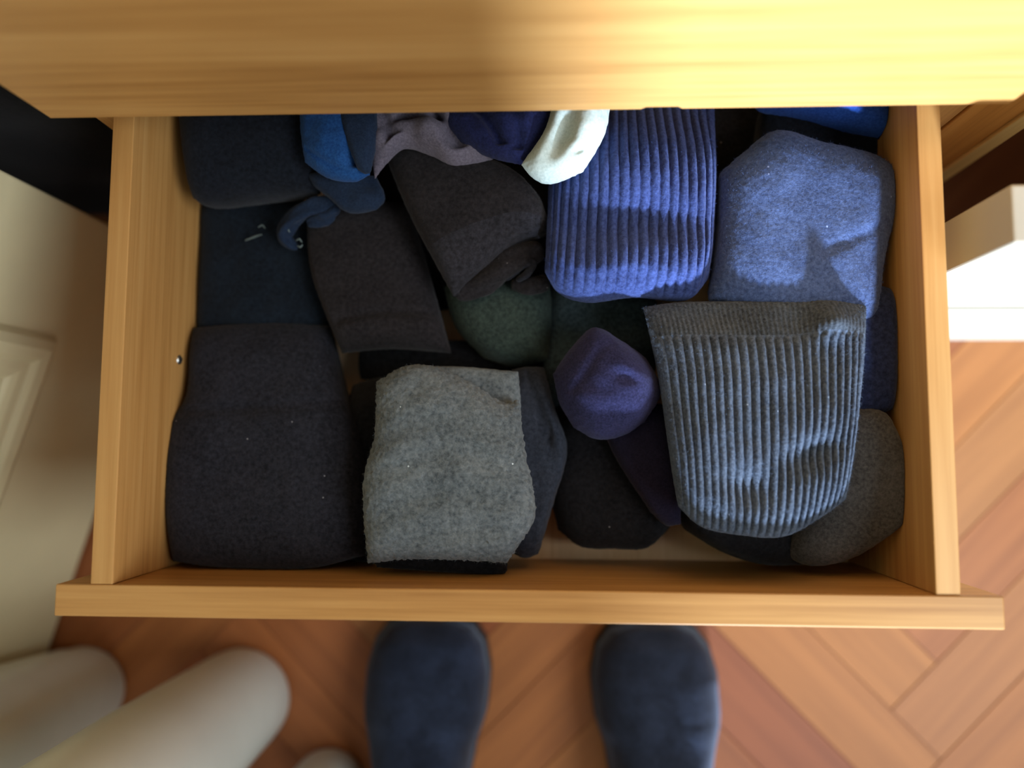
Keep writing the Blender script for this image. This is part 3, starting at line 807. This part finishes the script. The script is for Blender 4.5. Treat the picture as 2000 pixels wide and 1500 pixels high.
# ------------------------------------------------------------------ shoes
M_shoe = fabric('navy_suede', srgb(20, 25, 36), srgb(44, 54, 76), scale=260, bump=0.35, sheen=0.5, blot=0.5)
M_sole = paint('black_rubber', (0.012, 0.012, 0.014), 0.6)
M_rand = paint('grey_blue_rand', srgb(58, 72, 92), 0.5)
def shoe(cx, toe_y, side, label):
    """toe points to +y; side = +1 right foot, -1 left foot. Length 0.30 m"""
    root = empty('shoe', (cx, toe_y - 0.15, 0), label, 'shoe', 'pair of navy shoes')
    Ls = 0.30
    # half widths along length (t = 0 toe, 1 heel): inner, outer
    prof_o = [(0, 0.0), (0.012, 0.026), (0.04, 0.043), (0.1, 0.056), (0.2, 0.064), (0.32, 0.066), (0.45, 0.058), (0.6, 0.048), (0.8, 0.045), (0.93, 0.038), (0.985, 0.02), (1, 0)]
    prof_i = [(0, 0.0), (0.012, 0.028), (0.04, 0.046), (0.1, 0.058), (0.2, 0.063), (0.32, 0.060), (0.45, 0.048), (0.6, 0.040), (0.8, 0.042), (0.93, 0.036), (0.985, 0.02), (1, 0)]
    def ev(pr, t):
        for (a, va), (b, vb) in zip(pr, pr[1:]):
            if t <= b:
                s = (t - a) / (b - a)
                return va + (vb - va) * (s * s * (3 - 2 * s) * 0.4 + s * 0.6)
        return 0
    def halves(t):
        o, i = ev(prof_o, t), ev(prof_i, t)
        return (i, o) if side > 0 else (o, i)          # (towards -x, towards +x)
    ts = [0.5 - 0.5 * math.cos(math.pi * k / 56) for k in range(57)]
    def outline(z, grow):
        l, r = [], []
        for t in ts:
            a, b = halves(t)
            y = toe_y + grow - t * (Ls + 2 * grow)
            e = grow * min(1, a * 40)
            l.append(Vector((cx - a - e, y, z))); r.append(Vector((cx + b + e, y, z)))
        return r + l[::-1][1:-1]
    def slab(name, z0, z1, grow, mat, bev):
        bm = bmesh.new()
        lo = [bm.verts.new(p) for p in outline(z0, grow - bev)]
        m1 = [bm.verts.new(p) for p in outline(z0 + bev, grow)]
        m2 = [bm.verts.new(p) for p in outline(z1 - bev, grow)]
        hi = [bm.verts.new(p) for p in outline(z1, grow - bev)]
        n = len(lo)
        for a, b in ((lo, m1), (m1, m2), (m2, hi)):
            for i in range(n): bm.faces.new((a[i], a[(i + 1) % n], b[(i + 1) % n], b[i]))
        bm.faces.new(lo[::-1]); bm.faces.new(hi)
        bmesh.ops.recalc_face_normals(bm, faces=bm.faces[:])
        return from_bm(name, bm, mat, root, True)
    slab('sole', 0.0, 0.020, 0.003, M_sole, 0.003)
    slab('rand', 0.0201, 0.026, 0.0015, M_rand, 0.001)
    # upper: arch over each cross-section, opening at the back of the tongue
    def top_h(t): return 0.026 + ev([(0, 0.0), (0.02, 0.020), (0.08, 0.036), (0.2, 0.046), (0.35, 0.056), (0.5, 0.072), (0.62, 0.084), (0.75, 0.07), (0.9, 0.07), (0.985, 0.058), (1, 0.0)], t)
    bm = bmesh.new(); nc = 26; rows = []
    for t in ts:
        a, b = halves(t); y = toe_y - 0.002 - t * (Ls - 0.004); h = top_h(t); row = []
        for k in range(nc + 1):
            th = math.pi * k / nc
            cxn, szn = math.cos(th), max(0.0, math.sin(th))
            xx = (abs(cxn) ** 0.75) * math.copysign(1, cxn)
            x = cx + (xx * b if xx > 0 else xx * a) * (1 - 0.10 * szn * (h / 0.08))
            z = 0.0255 + (h - 0.0255) * szn ** 0.8
            wv = noise.fractal(Vector((x * 30, y * 22, side * 3)), 1.0, 2.0, 3)
            z += 0.0018 * wv * szn
            z -= 0.0025 * math.exp(-((t - 0.30) / 0.018) ** 2) * szn          # flex crease
            z -= 0.0020 * math.exp(-((t - 0.37) / 0.016) ** 2) * szn
            if t > 0.60 and szn > 0.55 and t < 0.97:                            # foot opening dips inside
                z -= 0.045 * sstep(0.55, 0.85, szn) * sstep(0.60, 0.66, t) * (1 - sstep(0.93, 0.97, t))
            row.append(bm.verts.new((x, y, z)))
        rows.append(row)
    for r0, r1 in zip(rows, rows[1:]):
        for k in range(nc): bm.faces.new((r0[k], r0[k + 1], r1[k + 1], r1[k]))
    bmesh.ops.remove_doubles(bm, verts=bm.verts[:], dist=1e-6)
    bmesh.ops.recalc_face_normals(bm, faces=bm.faces[:])
    up = from_bm('upper', bm, M_shoe, root, True)
    # stitched seam line that runs round the toe
    pts = []
    for s in (1, -1):
        seg = []
        for t in [0.012 + 0.55 * k / 30 for k in range(31)]:
            a, b = halves(t); y = toe_y - 0.002 - t * (Ls - 0.004)
            seg.append(Vector((cx + (b * 0.955 if s > 0 else -a * 0.955), y, 0.034)))
        pts += seg[::-1] if s > 0 else seg
    verts, faces = [], []
    for i, p in enumerate(pts):
        d = (pts[min(i + 1, len(pts) - 1)] - pts[max(i - 1, 0)]).normalized(); sd_ = d.cross(Vector((0, 0, 1)))
        for j in range(6):
            th = 2 * math.pi * j / 6
            verts.append(p + (sd_ * math.cos(th) + Vector((0, 0, 1)) * math.sin(th)) * 0.0012)
    for i in range(len(pts) - 1):
        for j in range(6): faces.append((i * 6 + j, i * 6 + (j + 1) % 6, (i + 1) * 6 + (j + 1) % 6, (i + 1) * 6 + j))
    mesh_from('seam', verts, faces, M_rand, root)
    return root
shoe(-0.124, -0.176, -1, 'dark navy shoe whose toe points at the drawer, nearer the white posts')
shoe(0.112, -0.178, 1, 'dark navy shoe whose toe points at the drawer, right-hand one of the pair')

# ------------------------------------------------------------------ white posts on the left
def post(px, py, r0, flare, ztop, label):
    c = P(px, py, 0)
    bm = bmesh.new(); n = 40
    prof = [(0.0, 0.0), (0.80, 0.0), (0.92, 0.003), (0.985, 0.010), (1.0, 0.02)]
    zz = 0.02
    pr_ = [(r * r0, z) for r, z in prof]
    while zz < ztop - 0.03:
        zz += 0.02
        pr_.append((r0 * (1 + flare * min(zz, 0.22)), zz))
    rl = pr_[-1][0]
    pr_ += [(rl * 0.98, zz + 0.012), (rl * 0.88, zz + 0.024), (rl * 0.6, zz + 0.03), (0, zz + 0.031)]
    rings = []
    for r, z in pr_:
        if r == 0: rings.append([bm.verts.new(c + Vector((0, 0, z)))])
        else: rings.append([bm.verts.new(c + Vector((r * math.cos(2 * math.pi * i / n), r * math.sin(2 * math.pi * i / n), z))) for i in range(n)])
    for a, b in zip(rings, rings[1:]):
        for i in range(n):
            j = (i + 1) % n
            if len(a) == 1: bm.faces.new((a[0], b[j], b[i]))
            elif len(b) == 1: bm.faces.new((a[i], a[j], b[0]))
            else: bm.faces.new((a[i], a[j], b[j], b[i]))
    bmesh.ops.recalc_face_normals(bm, faces=bm.faces[:])
    o = from_bm('post', bm, M_post, None, True)
    return tag(o, label, 'post', 'white posts on the parquet')
post(172, 1342, 0.047, 2.2, 0.42, 'white round post standing against the cream door')
post(478, 1358, 0.054, 0.5, 0.42, 'thick white round post, middle one of the three on the parquet')
post(648, 1528, 0.040, 0.5, 0.30, 'small white round post next to the shoe')

# ------------------------------------------------------------------ added black form standing in for shade in the left gap
def dark_fill():
    root = empty('dark_fill', (-0.62, 0.46, 0), 'added black form filling the shaded gap between door and dresser', 'dark_fill')
    M_fill = fabric('dark_fill_cloth', srgb(8, 8, 9), srgb(20, 19, 20), scale=200, bump=0.3)
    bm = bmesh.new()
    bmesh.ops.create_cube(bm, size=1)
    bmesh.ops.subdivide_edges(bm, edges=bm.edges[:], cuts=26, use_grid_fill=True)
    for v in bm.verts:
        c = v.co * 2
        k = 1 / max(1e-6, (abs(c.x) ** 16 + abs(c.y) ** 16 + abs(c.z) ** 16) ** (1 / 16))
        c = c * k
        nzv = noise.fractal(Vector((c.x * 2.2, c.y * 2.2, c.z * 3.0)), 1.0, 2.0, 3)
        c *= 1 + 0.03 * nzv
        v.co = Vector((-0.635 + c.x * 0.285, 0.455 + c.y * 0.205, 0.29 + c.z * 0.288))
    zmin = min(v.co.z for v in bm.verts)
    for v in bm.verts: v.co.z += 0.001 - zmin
    from_bm('fill_body', bm, M_fill, root, True)
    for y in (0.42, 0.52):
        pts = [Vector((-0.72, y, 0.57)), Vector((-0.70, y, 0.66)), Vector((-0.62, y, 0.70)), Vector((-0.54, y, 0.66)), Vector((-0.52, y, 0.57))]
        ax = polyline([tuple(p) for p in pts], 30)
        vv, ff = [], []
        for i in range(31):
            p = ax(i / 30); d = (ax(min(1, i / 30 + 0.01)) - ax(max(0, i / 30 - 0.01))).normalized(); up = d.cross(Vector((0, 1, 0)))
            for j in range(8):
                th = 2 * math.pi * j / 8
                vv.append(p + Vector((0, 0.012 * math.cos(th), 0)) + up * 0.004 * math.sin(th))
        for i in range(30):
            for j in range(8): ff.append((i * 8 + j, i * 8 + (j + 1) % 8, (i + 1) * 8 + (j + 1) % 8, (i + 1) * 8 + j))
        mesh_from('fill_loop', vv, ff, M_fill, root)
dark_fill()
